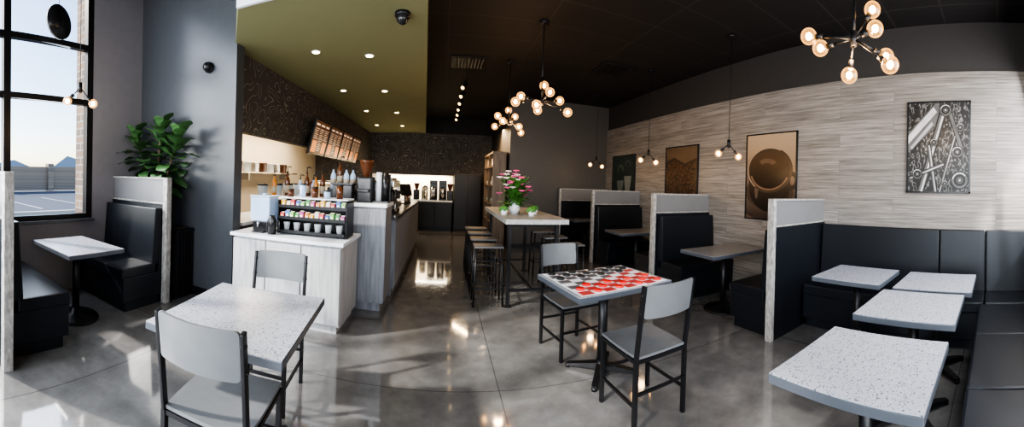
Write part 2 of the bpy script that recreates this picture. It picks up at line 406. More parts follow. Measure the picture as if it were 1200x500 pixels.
b = B(); b.box((0, 0, .002), (.78, .612, .004)); O('playing_field', b, m_check(), t)
b = B(); b.box((0, 0, .001), (.82, .636, .002)); O('border', b, M_white, t)
ca, sa = math.cos(R(9)), math.sin(R(9))
def piece(i, j, mat, lab, grp):
    lx = (-3.5+i)*.0975; ly = (-3.5+j)*.0765
    b = B(); b.lathe([(0, 0), (.030, 0), (.033, .003), (.033, .012), (.030, .015), (.024, .013), (.018, .015), (0, .014)], n=20)
    O('checker_piece', b, mat, None, (1.29+lx*ca-ly*sa, 2.57+lx*sa+ly*ca, .7565), 0, label=lab, category='game piece', group=grp)
for i in range(8):
    for j in range(8):
        if (i+j) % 2 == 0: continue
        if j >= 5: piece(i, j, M_blk, 'round black checkers piece on the board', 'black checkers pieces')
        elif j <= 2: piece(i, j, M_red, 'round red checkers piece on the board', 'red checkers pieces')

# ------------------------------------------------------------------ booths
def bench(loc, rz, W, label, group, depth=.55, bh=1.1, name='booth_bench', cuts=()):
    t = T(name, loc, rz, label, 'bench', group)
    b = B(); b.b2(-W/2+.02, W/2-.02, .02, depth-.05, 0, .1); b.b2(-W/2, W/2, 0, depth, .1, .37, .01); O('base', b, M_vinyl, t)
    ed = [-W/2]+list(cuts)+[W/2]
    for a, c in zip(ed, ed[1:]):
        b = B(); b.b2(a+.003, c-.003, .08, depth+.015, .36, .475, .018); O('seat_cushion', b, M_vinyl, t)
        b = B(); b.box(((a+c)/2, .065, (.46+bh)/2), (c-a-.006, .09, bh-.46), rx=4, bev=.014); O('back_cushion', b, M_vinyl, t)
    b = B(); b.b2(-W/2, W/2, 0, .035, .36, bh-.03); O('back_panel', b, M_vinyl, t)
    return t
def divider(loc, L, label, flip=1, h=1.43, pw=.05):
    t = T('booth_divider', loc, 0, label, 'divider', 'wood-edged booth dividers')
    b = B(); b.box((0, 0, h/2), (pw, .075, h), bev=.003); O('end_post', b, M_pwood, t)
    b = B(); b.b2(flip*pw/2, flip*L, -.034, .034, 0, 1.14, .002); O('lower_panel', b, M_vinyl, t)
    b = B(); b.b2(flip*pw/2, flip*L, -.01, .01, 1.14, h-.02); O('upper_panel', b, M_frost, t)
    b = B(); b.b2(flip*pw/2, flip*L, -.03, .03, h-.022, h, .003); O('cap_rail', b, M_pwood, t)
    b = B(); b.b2(flip*pw/2, flip*L, -.036, .036, 1.14, 1.158, .003); O('sill_rail', b, M_pwood, t)
DV = 'black booth divider with pale wood post and frosted grey top panel'
for x, y in ((2.88, 2.12), (2.88, 4.22), (2.88, 6.35), (2.72, 7.9)): divider((x, y, 0), 3.96-x, DV)
BL = 'black vinyl booth bench against the divider'
GB = 'booth benches along the plank wall'
nb = bench((3.445, 2.165, 0), 0, 1.02, BL, GB)
dup(nb, (3.445, 4.175, 0), 180); dup(nb, (3.445, 4.265, 0), 0); dup(nb, (3.445, 6.305, 0), 180); dup(nb, (3.445, 6.395, 0), 0)
bench((3.955, .79, 0), 90, 2.56, 'long black vinyl wall bench under the machinery picture', None, name='wall_bench', depth=.52, bh=1.12, cuts=(-.68, -.17))
bench((2.28, -.46, 0), 0, 2.2, 'long black vinyl bench along the storefront wall', None, name='wall_bench', depth=.6, bh=1.1, cuts=(-.37, .37))
divider((-2.47, .85, 0), 1.42, 'pale-edged divider at the near end of the window booth', -1, 1.5, .07)
divider((-2.87, 2.87, 0), 1.02, 'pale-edged divider at the far end of the window booth', -1, 1.45, .07)
bench((-3.24, .905, 0), 0, 1.28, 'black vinyl window booth bench facing away', 'window booth benches')
bench((-3.4, 2.825, 0), 180, .98, 'black vinyl window booth bench facing the viewer', 'window booth benches')

# ------------------------------------------------------------------ high table + stools
t = T('communal_table', (1.12, 5.05, 0), 0, 'tall communal table with pale wood top and black legs', 'table')
b = B(); b.box((0, 0, 1.055), (.78, 2.1, .06), bev=.005); O('table_top', b, M_twood, t)
for sx in (-.3, .3):
    for sy in (-.85, .85):
        b = B(); b.box((sx, sy, .512), (.042, .042, 1.024)); b.box((sx, sy, .006), (.08, .08, .012)); O('leg', b, M_black, t)
for dx, dy, z, a, c in ((0, -.85, .2, .56, .03), (0, .85, .2, .56, .03), (0, 0, .2, .03, 1.67), (0, -.85, .995, .56, .03), (0, .85, .995, .56, .03)):
    b = B(); b.box((dx, dy, z), (a, c, .03)); O('stretcher', b, M_black, t)
def stool(loc):
    t = T('bar_stool', loc, 0, 'backless bar stool with grey wood seat and black frame', 'stool', 'bar stools at the communal table')
    b = B(); b.box((0, 0, .715), (.36, .26, .022), bev=.005); O('seat', b, M_swood, t)
    for sx in (-1, 1):
        for sy in (-1, 1):
            b = B(); b.tube([(sx*.18, sy*.135, 0), (sx*.155, sy*.112, .704)], .012, 10); O('leg', b, M_black, t)
    for z, k, j in ((.22, .172, .128), (.5, .163, .119)):
        b = B()
        for s in (-1, 1): b.box((0, s*j, z), (k*2, .016, .016)); b.box((s*k, 0, z), (.016, j*2, .016))
        O('footrest_frame', b, M_black, t)
    return t
s1 = stool((.58, 4.34, 0))
for x, y in ((.58, 4.90), (.58, 5.46), (.58, 6.02), (1.67, 4.4), (1.67, 5.05), (1.67, 5.7)): dup(s1, (x, y, 0))

def flower_vase(loc):
    t = T('flower_arrangement', loc, 0, 'pink and cream flowers in a small white vase', 'flowers')
    b = B(); b.lathe([(0, 0), (.05, 0), (.075, .06), (.07, .13), (.055, .16), (.05, .16), (.06, .12), (0, .1)]); O('vase', b, M_white, t)
    b = B(); b2 = B(); bl = B(); bc = B()
    for i in range(34):
        a = random.uniform(0, 6.28); r = random.uniform(.03, .27); z = random.uniform(.30, .62)-r*.3
        p = (r*math.cos(a), r*math.sin(a), z); b.tube([(0, 0, .12), (p[0]*.4, p[1]*.4, z*.6), p], .003, 5)
        tgt = bl if i % 3 else bc
        for k in range(5):
            an = k*1.257+a; tgt.sph((p[0]+.023*math.cos(an), p[1]+.023*math.sin(an), p[2]+.008), .023, 8, 6, (1, 1, .45))
        tgt.sph(p, .012, 8, 6)
    for i in range(150):
        a = random.uniform(0, 6.28); r = random.uniform(.08, .34); z = random.uniform(.10, .54)
        d = Vector((math.cos(a), math.sin(a), 0)); q = Vector((-d.y, d.x, 0)); p = d*r*.3+Vector((0, 0, z*.8)); e = d*r+Vector((0, 0, z))
        mid = (p+e)/2+Vector((0, 0, .04)); b2.faces([p, mid+q*.034, e, mid-q*.034], [(0, 1, 2, 3)])
    O('stems', b, M_leaf2, t); O('leaves', b2, M_leaf2, t)
    O('pink_blooms', bl, M_pink, t, kind='stuff'); O('cream_blooms', bc, M_cream_p, t, kind='stuff')
flower_vase((.98, 4.75, 1.085))
def smallpot(loc, lab):
    t = T('potted_succulent', loc, 0, lab, 'plant', 'small potted plants on the communal table')
    b = B(); b.lathe([(0, 0), (.035, 0), (.045, .07), (.04, .07), (.035, .05), (0, .05)]); O('pot', b, M_white, t)
    b = B()
    for i in range(18):
        a = i*2.4; r = .02+.0017*i; b.sph((r*math.cos(a), r*math.sin(a), .10-.0015*i), .018, 8, 6, (1, 1, 1.6))
    O('foliage', b, M_leaf2, t); return t
sp = smallpot((1.14, 4.42, 1.085), 'small green succulent in a white pot'); dup(sp, (1.25, 4.7, 1.085)); dup(sp, (.80, 4.55, 1.085))

# ------------------------------------------------------------------ fig plant in slatted planter
t = T('potted_fig_tree', (-3.32, 3.14, 0), 0, 'leafy fiddle leaf fig in a dark slatted planter', 'plant')
b = B(); b.b2(-.52, .47, -.12, .17, 0, .8)
for i in range(17): b.b2(-.52+i*.06, -.49+i*.06, -.14, -.12, .02, .82)
for j in range(5): b.b2(.47, .485, -.12+j*.06, -.09+j*.06, .02, .82)
b.b2(-.53, .49, -.14, .175, .8, .83, .004); O('planter', b, M_black, t)
b = B(); b.b2(-.45, .42, -.1, .14, .81, .84); O('soil', b, M_soil, t)
b = B(); b.tube([(0, 0, .8), (.03, 0, 1.2), (-.02, .02, 1.6), (.05, 0, 1.95)], .022); b.tube([(.03, 0, 1.15), (.2, -.03, 1.45), (.30, -.04, 1.75)], .014); b.tube([(0, 0, 1.2), (-.2, -.02, 1.5), (-.32, 0, 1.8)], .014)
O('trunk', b, M_bark, t)
b = B()
def leaf(b, base, dirv, L, W, droop):
    d = Vector(dirv).normalized(); s = d.cross(Vector((0, 0, 1)));
    if s.length < .1: s = Vector((1, 0, 0))
    s.normalize(); up = s.cross(d); vs = []; fs = []; n = 7
    for i in range(n+1):
        u = i/n; w = W*(math.sin(math.pi*u**1.25))**.75*(.55+.55*u) if 0 < i < n else .002
        c = Vector(base)+d*L*u-Vector((0, 0, 1))*droop*u*u*L
        for k in (-1, 0, 1): vs.append(c+s*k*w+up*(.18*abs(k)*w+.01*math.sin(u*14)*abs(k)))
    vs = [Vector((max(v.x, -.56), min(v.y, .17), v.z)) for v in vs]
    vs = [Vector((v.x, max(v.y, -.20), v.z)) if v.z < 1.52 else v for v in vs]
    for i in range(n):
        for k in (0, 1): a = 3*i+k; fs.append((a, a+1, a+4, a+3))
    b.faces(vs, fs, True)
for st, n in (((.02, 0, 1.35, .05, 0, 2.06), 38), ((.18, -.02, 1.45, .44, -.08, 1.92), 30), ((-.14, -.02, 1.5, -.42, -.06, 1.96), 30)):
    for i in range(n):
        u = i/(n-1); a = i*2.4+random.uniform(-.3, .3)
        p = Vector(st[:3]).lerp(Vector(st[3:]), u); el = -.1+1.15*u+random.uniform(-.3, .2)
        leaf(b, p, (math.cos(a)*math.cos(el), math.sin(a)*math.cos(el)*.6-.12, math.sin(el)), random.uniform(.28, .42), random.uniform(.085, .12), .35)
O('foliage', b, M_leaf, t)

# ------------------------------------------------------------------ pendant lights
def globe_set(t, pts, hub, r=.056, arm=.008):
    b = B(); b.cyl((0, 0, hub+.05), (0, 0, hub-.05), .022); O('hub', b, M_black, t)
    for p in pts:
        v = Vector(p); h = Vector((0, 0, hub)); d = (v-h).normalized()
        b = B(); b.cyl(h, v-d*(r+.02), arm, n=8); b.cyl(v-d*(r+.045), v-d*(r-.01), .019, n=12); a = O('arm', b, M_black, t)
        b = B(); b.sph(v, r, 24, 16); O('globe_shade', b, M_globe, t)
        b = B(); b.sph(v, .022, 12, 8, (1, 1, 1.2)); O('bulb', b, M_bulb, t)
def plight(loc, e, col=(1, .64, .34), r=.06):
    l = bpy.data.lights.new('lamp_glow', 'POINT'); l.energy = e; l.color = col; l.shadow_soft_size = r
    o = bpy.data.objects.new('lamp_glow', l); o.location = loc; COL.objects.link(o)
def chand(loc, rz, pts, lab):
    t = T('branching_chandelier', loc, rz, lab, 'chandelier', 'black branching globe chandeliers')
    H = CE-loc[2]
    b = B(); b.cyl((0, 0, H-.03), (0, 0, H), .06); O('canopy', b, M_black, t)
    b = B(); b.cyl((0, 0, 0), (0, 0, H-.02), .007, n=8); b.cyl((0, 0, -.05), (0, 0, .3), .011, n=8); O('stem', b, M_black, t)
    globe_set(t, pts, 0)
    plight((loc[0], loc[1], loc[2]-.12), 13)
P1 = [(.03, .02, .2), (-.24, .1, .06), (.26, .08, .05), (-.12, -.22, -.1), (.30, -.12, -.13), (-.33, -.02, -.04), (.02, .25, -.06), (.08, -.08, .1)]
chand((1.15, 4.15, 2.52), 0, P1, 'black branching chandelier with clear globes over the communal table')
chand((1.02, 5.65, 2.50), 60, P1, 'black branching chandelier hanging farther along the communal table')
chand((2.1, .92, 2.52), 0, [(-.06, .31, .05), (0, .25, -.02), (.10, -.09, .23), (.05, -.13, .07), (.05, .05, -.22), (-.05, -.27, -.22), (.2, -.16, -.06)], 'black branching chandelier with amber globes over the square tables')
def pend(loc, rz, top, lab):
    t = T('twin_globe_pendant', loc, rz, lab, 'pendant lamp', 'twin globe pendants over the booths')
    b = B(); b.cyl((0, 0, 0), (0, 0, top-loc[2]), .004, n=6); b.cyl((0, 0, top-loc[2]-.03), (0, 0, top-loc[2]), .05); O('cord', b, M_black, t)
    globe_set(t, [(-.13, 0, -.06), (.13, .02, -.09)], .07, .045, .006)
    plight((loc[0], loc[1], loc[2]-.25), 4)
PL = 'small black pendant with amber glass globes over a booth'
pend((3.24, 3.1, 2.03), -40, CE, PL); pend((3.24, 4.95, 2.03), -30, CE, PL); pend((3.2, 6.95, 2.03), -20, CE, PL)
pend((-3.08, 1.82, 2.28), 50, 4.15, 'small pendant with clear globes beside the tall window')
t = T('hanging_disc', (-3.785, 1.935, 3.28), 0, 'round black disc hanging in front of the window', 'sign')
b = B(); b.cyl((-.015, -.005, 0), (.015, .005, 0), .2, n=32); O('disc', b, M_plasticb, t); b = B(); b.cyl((0, 0, .19), (0, 0, .87), .004, n=6); O('cord', b, M_plasticb, t)
def dome(loc, lab, wall=False):
    t = T('security_camera', loc, 0, lab, 'camera')
    b = B()
    if wall: b.cyl((0, 0, 0), (0, -.03, 0), .065, n=20)
    else: b.cyl((0, 0, 0), (0, 0, -.035), .07, n=20)
    O('mount', b, M_black, t); b = B(); b.sph((0, -.05, 0) if wall else (0, 0, -.05), .055, 20, 12); O('dome', b, M_plasticb, t)
dome((-2.66, 3.34, 2.78), 'black dome camera mounted on the charcoal wall', True)
dome((-.42, 3.15, 3.0), 'black dome camera under the olive ceiling')
def rec(x, y, z=3.0):
    t = T('recessed_light', (x, y, z), 0, 'small glowing recessed ceiling downlight', 'light', 'recessed downlights in the olive ceiling')
    b = B(); b.cyl((0, 0, -.006), (0, 0, .03), .058, n=24); O('trim_ring', b, M_white, t)
    b = B(); b.cyl((0, 0, -.010), (0, 0, -.005), .042, n=20); O('lens', b, M_lens, t)
for x, y in ((-1.55, 3.95), (-.95, 4.2), (-1.75, 5.8), (-1.05, 5.9), (-1.75, 7.6), (-1.1, 7.8), (-1.9, 9.6), (-1.2, 9.7)):
    rec(x, y)
    l = bpy.data.lights.new('downlight', 'SPOT'); l.energy = 26; l.color = (1, .82, .56); l.spot_size = R(110); l.spot_blend = .8; l.shadow_soft_size = .05
    lo = bpy.data.objects.new('downlight', l); lo.location = (x, y, 2.98); COL.objects.link(lo)
def vent(loc):
    t = T('ceiling_vent', loc, 0, 'black slatted air vent in the black ceiling', 'vent', 'ceiling air vents')
    b = B(); b.box((0, 0, -.01), (.58, .58, .02), bev=.003); O('frame', b, M_black, t)
    b = B()
    for i in range(9): b.box((-.22+i*.055, 0, -.024), (.02, .48, .012), ry=25)
    O('slats', b, M_black, t); return t
v1 = vent((.35, 5.85, CE)); dup(v1, (2.7, 5.3, CE))
t = T('track_light', (.35, 8.6, CE), 0, 'black ceiling track with glowing spot heads', 'track light')
b = B(); b.box((0, 0, -.02), (.035, 3.8, .03)); O('track', b, M_black, t)
for i in range(6):
    y = -1.8+i*.7; b = B(); b.cyl((0, y, -.03), (0, y, -.1), .01, n=8); b.cyl((.02, y+.04, -.1), (-.05, y-.06, -.2), .045, n=14); h = O('spot_head', b, M_black, t)
    b = B(); b.cyl((-.05, y-.06, -.2), (-.053, y-.064, -.204), .035, n=14); O('spot_lens', b, M_spot, t)

# ------------------------------------------------------------------ pictures
def am(c, var=.2):
    k = 'print_%d_%d_%d' % tuple(int(v*255) for v in c)
    return pm(k, c, .4, 0, var, 7)
def picture(loc, w, h, label, bg, shapes):
    t = T('framed_picture', loc, -90, label, 'picture', 'framed pictures on the plank wall')
    b = B(); e = .018
    b.b2(-w/2, w/2, -.03, 0, -h/2, -h/2+e); b.b2(-w/2, w/2, -.03, 0, h/2-e, h/2); b.b2(-w/2, -w/2+e, -.03, 0, -h/2, h/2); b.b2(w/2-e, w/2, -.03, 0, -h/2, h/2)
    O('frame', b, M_plasticb, t)
    b = B(); mats = [bg]; b.b2(-w/2+e, w/2-e, -.018, -.002, -h/2+e, h/2-e)
    W = w/2-e; H = h/2-e
    for k, s in enumerate(shapes):
        m = s[-1]
        if m not in mats: mats.append(m)
        b.mi = mats.index(m); y = -.0185-.0002*k
        cl = lambda p: (max(-W, min(W, p[0])), y, max(-H, min(H, p[1])))
        if s[0] == 'c':
            cx, cz, r0, r1, a0, a1 = s[1:7]; sq = s[7] if len(s) > 8 else 1; n = 44; o_ = []; i_ = []
            for q in range(n+1):
                a = R(a0+(a1-a0)*q/n); o_.append((cx+r1*math.cos(a), cz+r1*sq*math.sin(a))); i_.append((cx+r0*math.cos(a), cz+r0*sq*math.sin(a)))
            b.faces([cl(p) for p in i_]+[cl(p) for p in o_], [(q, q+1, n+2+q, n+1+q) for q in range(n)])
        else:
            b.faces([cl(p) for p in s[1]], [tuple(range(len(s[1])))])
    O('print', b, mats, t)
def gradmat(name, c0, c1, z0, z1, ns=3, amp=.25):
    m, nt, bs = newmat(name); v = objco(nt); sp = nt.nodes.new('ShaderNodeSeparateXYZ'); nt.links.new(v, sp.inputs[0])
    f = mth(nt, 'ADD', mth(nt, 'DIVIDE', mth(nt, 'SUBTRACT', sp.outputs['Z'], z0), z1-z0), mth(nt, 'MULTIPLY', mth(nt, 'SUBTRACT', noise(nt, v, ns, 4), .5), amp))
    nt.links.new(ramp(nt, f, [(0, c0), (1, c1)]), bs.inputs['Base Color']); bs.inputs['Roughness'].default_value = .4; return m
bgcup = gradmat('sepia_print', (.09, .06, .04), (.36, .27, .185), -.3, .6, 2, .12)
cupin = gradmat('coffee_print', (.006, .004, .003), (.06, .036, .022), -.15, .35, 4, .2)
saucer = gradmat('saucer_print', (.03, .02, .015), (.17, .12, .085), -.6, .05, 2, .15)
body_ = gradmat('cup_body_print', (.006, .004, .003), (.035, .024, .018), -.45, .1, 2, .2)
picture((3.965, 2.96, 1.715), .89, 1.23, 'large sepia picture of a coffee cup seen from above', bgcup, [
    ('c', -.02, -.26, 0, .62, 0, 360, .60, am((.035, .024, .018))), ('c', -.02, -.235, 0, .60, 0, 360, .60, saucer), ('c', -.02, -.22, 0, .42, 0, 360, .60, am((.05, .034, .024))),
    ('c', -.02, -.14, 0, .36, 0, 360, .98, body_), ('p', [(-.40, .08), (.36, .08), (.335, -.16), (-.375, -.16)], body_),
    ('c', .36, -.06, .055, .105, -120, 100, 1.2, am((.02, .014, .011))), ('c', -.24, -.2, 0, .03, 0, 360, 4.0, am((.09, .065, .05))),
    ('c', -.02, .09, 0, .40, 0, 360, .80, am((.05, .034, .025))), ('c', -.02, .095, .375, .395, 60, 230, .80, am((.30, .22, .16))), ('c', -.02, .08, 0, .355, 0, 360, .78, cupin),
    ('c', -.02, .075, .315, .345, 195, 340, .78, am((.16, .10, .065))), ('c', -.06, .10, .13, .22, 40, 130, .7, am((.10, .066, .045)))])
def m_bw():
    m, nt, bs = newmat('machinery_print'); v = objco(nt, (13, 1, 7), (0, R(20), 0)); f = noise(nt, v, 1.2, 4, .55)
    f2 = mth(nt, 'FRACT', mth(nt, 'MULTIPLY', f, 5.0))
    nt.links.new(ramp(nt, f2, [(.0, (.006, .006, .006)), (.45, (.012, .011, .011)), (.66, (.06, .058, .055)), (.76, (.30, .29, .28)), (.82, (.05, .05, .048)), (.95, (.008, .008, .008))]), bs.inputs['Base Color']); bs.inputs['Roughness'].default_value = .35; return m
wh = am((.45, .44, .44), .6); gr = am((.09, .088, .086), .6); bk = am((.007, .007, .007))
def bar(x0, z0, x1, z1, w, m):
    d = Vector((x1-x0, z1-z0)).normalized(); nx, nz = -d.y*w/2, d.x*w/2
    return ('p', [(x0+nx, z0+nz), (x1+nx, z1+nz), (x1-nx, z1-nz), (x0-nx, z0-nz)], m)
def rod(x0, z0, x1, z1, w, m=wh): return [bar(x0, z0, x1, z1, w*1.7, bk), bar(x0, z0, x1, z1, w, gr), bar(x0+w*.15, z0, x1+w*.15, z1, w*.38, m)]
def ring(x, z, r, m1=wh): return [('c', x, z, 0, r*1.15, 0, 360, bk), ('c', x, z, r*.75, r, 0, 360, gr), ('c', x, z, r*.82, r*.95, 40, 170, m1), ('c', x, z, r*.3, r*.42, 0, 360, gr), ('c', x, z, 0, r*.16, 0, 360, m1)]
picture((3.965, .66, 2.05), .74, 1.055, 'black and white picture of shiny machine parts', m_bw(),
    [('p', [(-.35, -.06), (-.35, .17), (-.03, .51), (.05, .40), (-.10, .18)], gr), ('p', [(-.35, .04), (-.35, .14), (-.06, .46), (-.02, .40)], wh), ('p', [(-.33, .0), (-.31, -.03), (-.06, .26), (-.08, .29)], am((.3, .3, .3), .5))]
    + rod(-.20, -.51, .06, .42, .055) + rod(-.03, -.51, -.11, .02, .03) + rod(.12, .42, .30, -.12, .035, gr) + rod(.02, -.51, .19, .12, .02) + rod(-.33, -.36, .06, -.20, .03)
    + ring(.08, .42, .065) + ring(.22, -.06, .06) + ring(.25, -.38, .09) + ring(-.24, -.31, .055) + ring(.25, .22, .045) + ring(-.05, .05, .04) + ring(.08, -.42, .035))
def m_beans():
    m, nt, bs = newmat('coffee_bean_print'); v = objco(nt); n = nt.nodes.new('ShaderNodeTexVoronoi'); n.inputs['Scale'].default_value = 22; nt.links.new(v, n.inputs['Vector'])
    nt.links.new(ramp(nt, n.outputs['Distance'], [(0, (.13, .075, .045)), (.5, (.05, .028, .016)), (.8, (.012, .007, .005))]), bs.inputs['Base Color']); bs.inputs['Roughness'].default_value = .4; return m
picture((3.965, 4.95, 1.81), .93, .94, 'brown picture of coffee beans spilling from a sack', m_beans(), [
    ('p', [(-.45, .45), (.45, .45), (.45, .2), (.1, .12), (-.2, .25), (-.45, .15)], am((.11, .075, .05))), ('p', [(-.45, .2), (-.2, .27), (.1, .15), (.45, .24), (.45, .19), (.1, .1), (-.2, .22), (-.45, .13)], am((.03, .02, .015)))])
picture((3.965, 7.07, 1.76), 1.05, .96, 'dark teal picture with pale cups', gradmat('teal_print', (.010, .017, .017), (.025, .04, .04), -.5, .5), [
    ('p', [(-.3, -.1), (-.22, -.42), (-.05, -.42), (.03, -.1)], am((.10, .12, .12))), ('p', [(.05, 0), (.12, -.4), (.3, -.4), (.38, 0)], am((.14, .16, .16))), ('c', -.13, .12, .1, .15, 0, 180, am((.07, .09, .09))), ('c', .2, .22, .1, .14, 0, 180, am((.07, .09, .09)))])

# ------------------------------------------------------------------ service area
t = T('condiment_cabinet', (-1.53, 3.15, 0), 0, 'pale wood cabinet with a white top in front of the counter', 'cabinet')
b = B(); b.b2(-.6, .6, .02, .66, .08, .85); b.b2(-.56, .56, .06, .62, 0, .08); O('body', b, M_lwood, t)
b = B(); b.b2(-.63, .63, -.02, .68, .85, .885, .004); O('white_top', b, M_white, t)
for i, (a, c) in enumerate(((-.6, -.2), (-.195, .195), (.2, .6))):
    b = B(); b.b2(a+.004, c-.004, 0, .02, .1, .83, .002); d = O('door', b, M_lwood, t)
b = B(); b.b2(.6, .604, .06, .62, .12, .80, .001); O('side_panel', b, M_lwood, t)
def counter(name, x0, x1, y0, y1, h, lab, body, top, panels=0, side='x'):
    t = T(name, ((x0+x1)/2, (y0+y1)/2, 0), 0, lab, 'counter'); w = (x1-x0)/2; d = (y1-y0)/2
    b = B(); b.b2(-w+.02, w-.02, -d+.02, d-.02, .1, h-.04); b.b2(-w+.06, w-.06, -d+.06, d-.06, 0, .1); O('body', b, body, t)
    b = B(); b.b2(-w, w, -d, d, h-.04, h, .004); O('countertop', b, top, t)
    for i in range(panels):
        b = B()
        if side == 'x':
            L = 2*d/panels; b.b2(w-.02, w-.008, -d+i*L+.01, -d+(i+1)*L-.01, .12, h-.06, .002)
        else:
            L = 2*w/panels; b.b2(-w+i*L+.01, -w+(i+1)*L-.01, -d+.008, -d+.02, .12, h-.06, .002)
        O('front_panel', b, body, t)
    return t
counter('bar_counter', -2.25, -.62, 3.86, 4.4, 1.22, 'raised grey wood bar counter behind the condiment cabinet', M_gwood, M_white, 4, 'y')
counter('service_counter', -1.25, -.58, 4.42, 8.4, 1.02, 'long grey service counter with a dark worktop', M_gwood, M_dark, 7)
counter('back_counter', -2.95, -2.3, 3.6, 10.2, .92, 'long back counter under the menu boards', M_dark, M_white)
def bottle(loc, liq, lab, grp, h=.31, r=.033):
    t = T('syrup_bottle', loc, 0, lab, 'bottle', grp)
    b = B(); b.lathe([(0, 0), (r, 0), (r, h*.6), (r*.85, h*.68), (r*.35, h*.8), (r*.35, h*.9), (0, h*.9)], n=16); O('glass_body', b, liq, t)
    b = B(); b.cyl((0, 0, h*.9), (0, 0, h*.95), r*.42, n=12); b.cyl((0, 0, h*.95), (0, 0, h*1.12), .006, n=8); b.tube([(0, 0, h*1.12), (.04, 0, h*1.12), (.05, 0, h*1.08)], .006, 6); O('pump', b, M_plasticb, t)
    b = B(); b.cyl((0, 0, h*.2), (0, 0, h*.46), r*1.02, n=16); O('paper_label', b, pm('bottle_label', (.32, .28, .22), .5), t)
    return t
base = [bottle((-2.14, 4.1, 1.22), M_amber, 'amber syrup bottle with a black pump', 'syrup bottles on the bar'),
        bottle((-2.02, 4.20, 1.22), M_clear, 'clear syrup bottle with a black pump', 'syrup bottles on the bar', .27, .036),
        bottle((-1.93, 4.05, 1.22), M_brownb, 'dark brown syrup bottle with a black pump', 'syrup bottles on the bar', .36, .035)]
for i, k in enumerate((1, 2, 1, 0, 2)): dup(base[k], (-1.80+i*.072, 4.22+(i*7 % 3)*.05-.05, 1.22))
t = T('bottle_riser', (-1.40, 4.2, 1.22), 0, 'black two-step riser holding syrup bottles', 'shelf')
b = B(); b.b2(-.02, .34, -.04, .08, 0, .14, .003); O('step', b, M_black, t)
for i, k in enumerate((1, 2, 1, 1)): dup(base[k], (-1.37+i*.085, 4.22, 1.36))
t = T('snack_display', (-1.33, 3.5, .885), 0, 'black tiered display rack full of colourful packets', 'display rack')
for x in (-.38, .38): b = B(); b.b2(x-.006, x+.006, -.12, .16, 0, .36, .002); O('side_panel', b, M_black, t)
b = B(); b.b2(-.374, .374, .14, .155, 0, .36); O('back_panel', b, M_black, t)
for z, y in ((.03, 0), (.17, .02), (.29, .04)):
    b = B(); b.b2(-.374, .374, y-.15, .14, z-.01, z); b.b2(-.374, .374, y-.155, y-.148, z-.01, z+.022); O('shelf', b, M_black, t)
b = B(); b.b2(-.385, .385, -.10, .16, .38, .395, .003); O('top_board', b, M_white, t)
cols = [(.6, .06, .05), (.06, .28, .08), (.75, .42, .05), (.06, .14, .42), (.4, .07, .25), (.7, .66, .6), (.22, .45, .12), (.6, .2, .03)]
for r_, z in enumerate((.17, .29)):
    for i in range(13):
        q = (i*3+r_*2) % 8; c = cols[q]; b = B(); hh = .055+.022*((i*5+r_) % 3)/2
        b.box((0, 0, hh/2+.001), (.048, .07, hh), bev=.005); b.mi = 1; b.box((0, -.036, hh*.45), (.026, .003, hh*.3)); b.box((0, 0, hh+.004), (.044, .006, .008))
        O('snack_packet', b, [pm('packet_%d' % q, c, .35), M_cream], None, (-1.665+i*.056, 3.5-.08+r_*.02+.01*(i % 2), .885+z), 0,
          label='small %s snack packet on the display rack' % ['red', 'green', 'orange', 'blue', 'purple', 'cream', 'lime', 'rust'][q], category='snack packet', group='snack packets on the rack')
for i in range(6):
    b = B(); b.lathe([(0, 0), (.028, 0), (.038, .085), (.041, .088), (.036, .088), (.026, .004), (0, .004)], n=16)
    O('paper_cup', b, M_white, None, (-1.64+i*.12, 3.46, .916), 0, label='white paper cup on the bottom shelf of the rack', category='cup', group='paper cups on the rack')
for i in range(5):
    b = B(); hh = .07+.03*(i*2 % 3); b.cyl((0, 0, 0), (0, 0, hh), .035, n=16); b.mi = 1; b.cyl((0, 0, hh), (0, 0, hh+.015), .037, n=16)
    O('condiment_jar', b, [M_clear if i % 2 else M_brownb, M_plasticb], None, (-1.62+i*.14, 3.5, 1.281), 0, label='small lidded jar on top of the display rack', category='jar', group='jars on the display rack')
t = T('drink_dispenser', (-1.9, 3.42, .885), 0, 'clear bluish drink dispenser with a black base', 'dispenser')
b = B(); b.b2(-.09, .09, -.1, .1, 0, .12, .01); b.b2(-.07, .07, -.16, -.1, 0, .015, .003); O('base', b, M_plasticb, t)
b = B(); b.b2(-.12, .12, -.11, .11, .12, .38, .015); O('tank', b, M_clear, t)
b = B(); b.b2(-.125, .125, -.115, .115, .38, .4, .01); b.cyl((0, 0, .4), (0, 0, .42), .03); O('lid', b, M_clear, t)
b = B(); b.cyl((0, -.1, .1), (0, -.15, .1), .012); b.cyl((0, -.145, .12), (0, -.145, .06), .01); O('tap', b, M_steel, t)
t = T('milk_thermos', (-1.73, 3.28, .885), 0, 'black milk thermos beside the dispenser', 'thermos')
b = B(); b.lathe([(0, 0), (.045, 0), (.05, .14), (.035, .18), (.03, .2), (0, .2)]); O('body', b, M_plasticb, t); b = B(); b.tube([(.045, 0, .15), (.09, 0, .14), (.085, 0, .05), (.048, 0, .04)], .007); O('handle', b, M_plasticb, t)
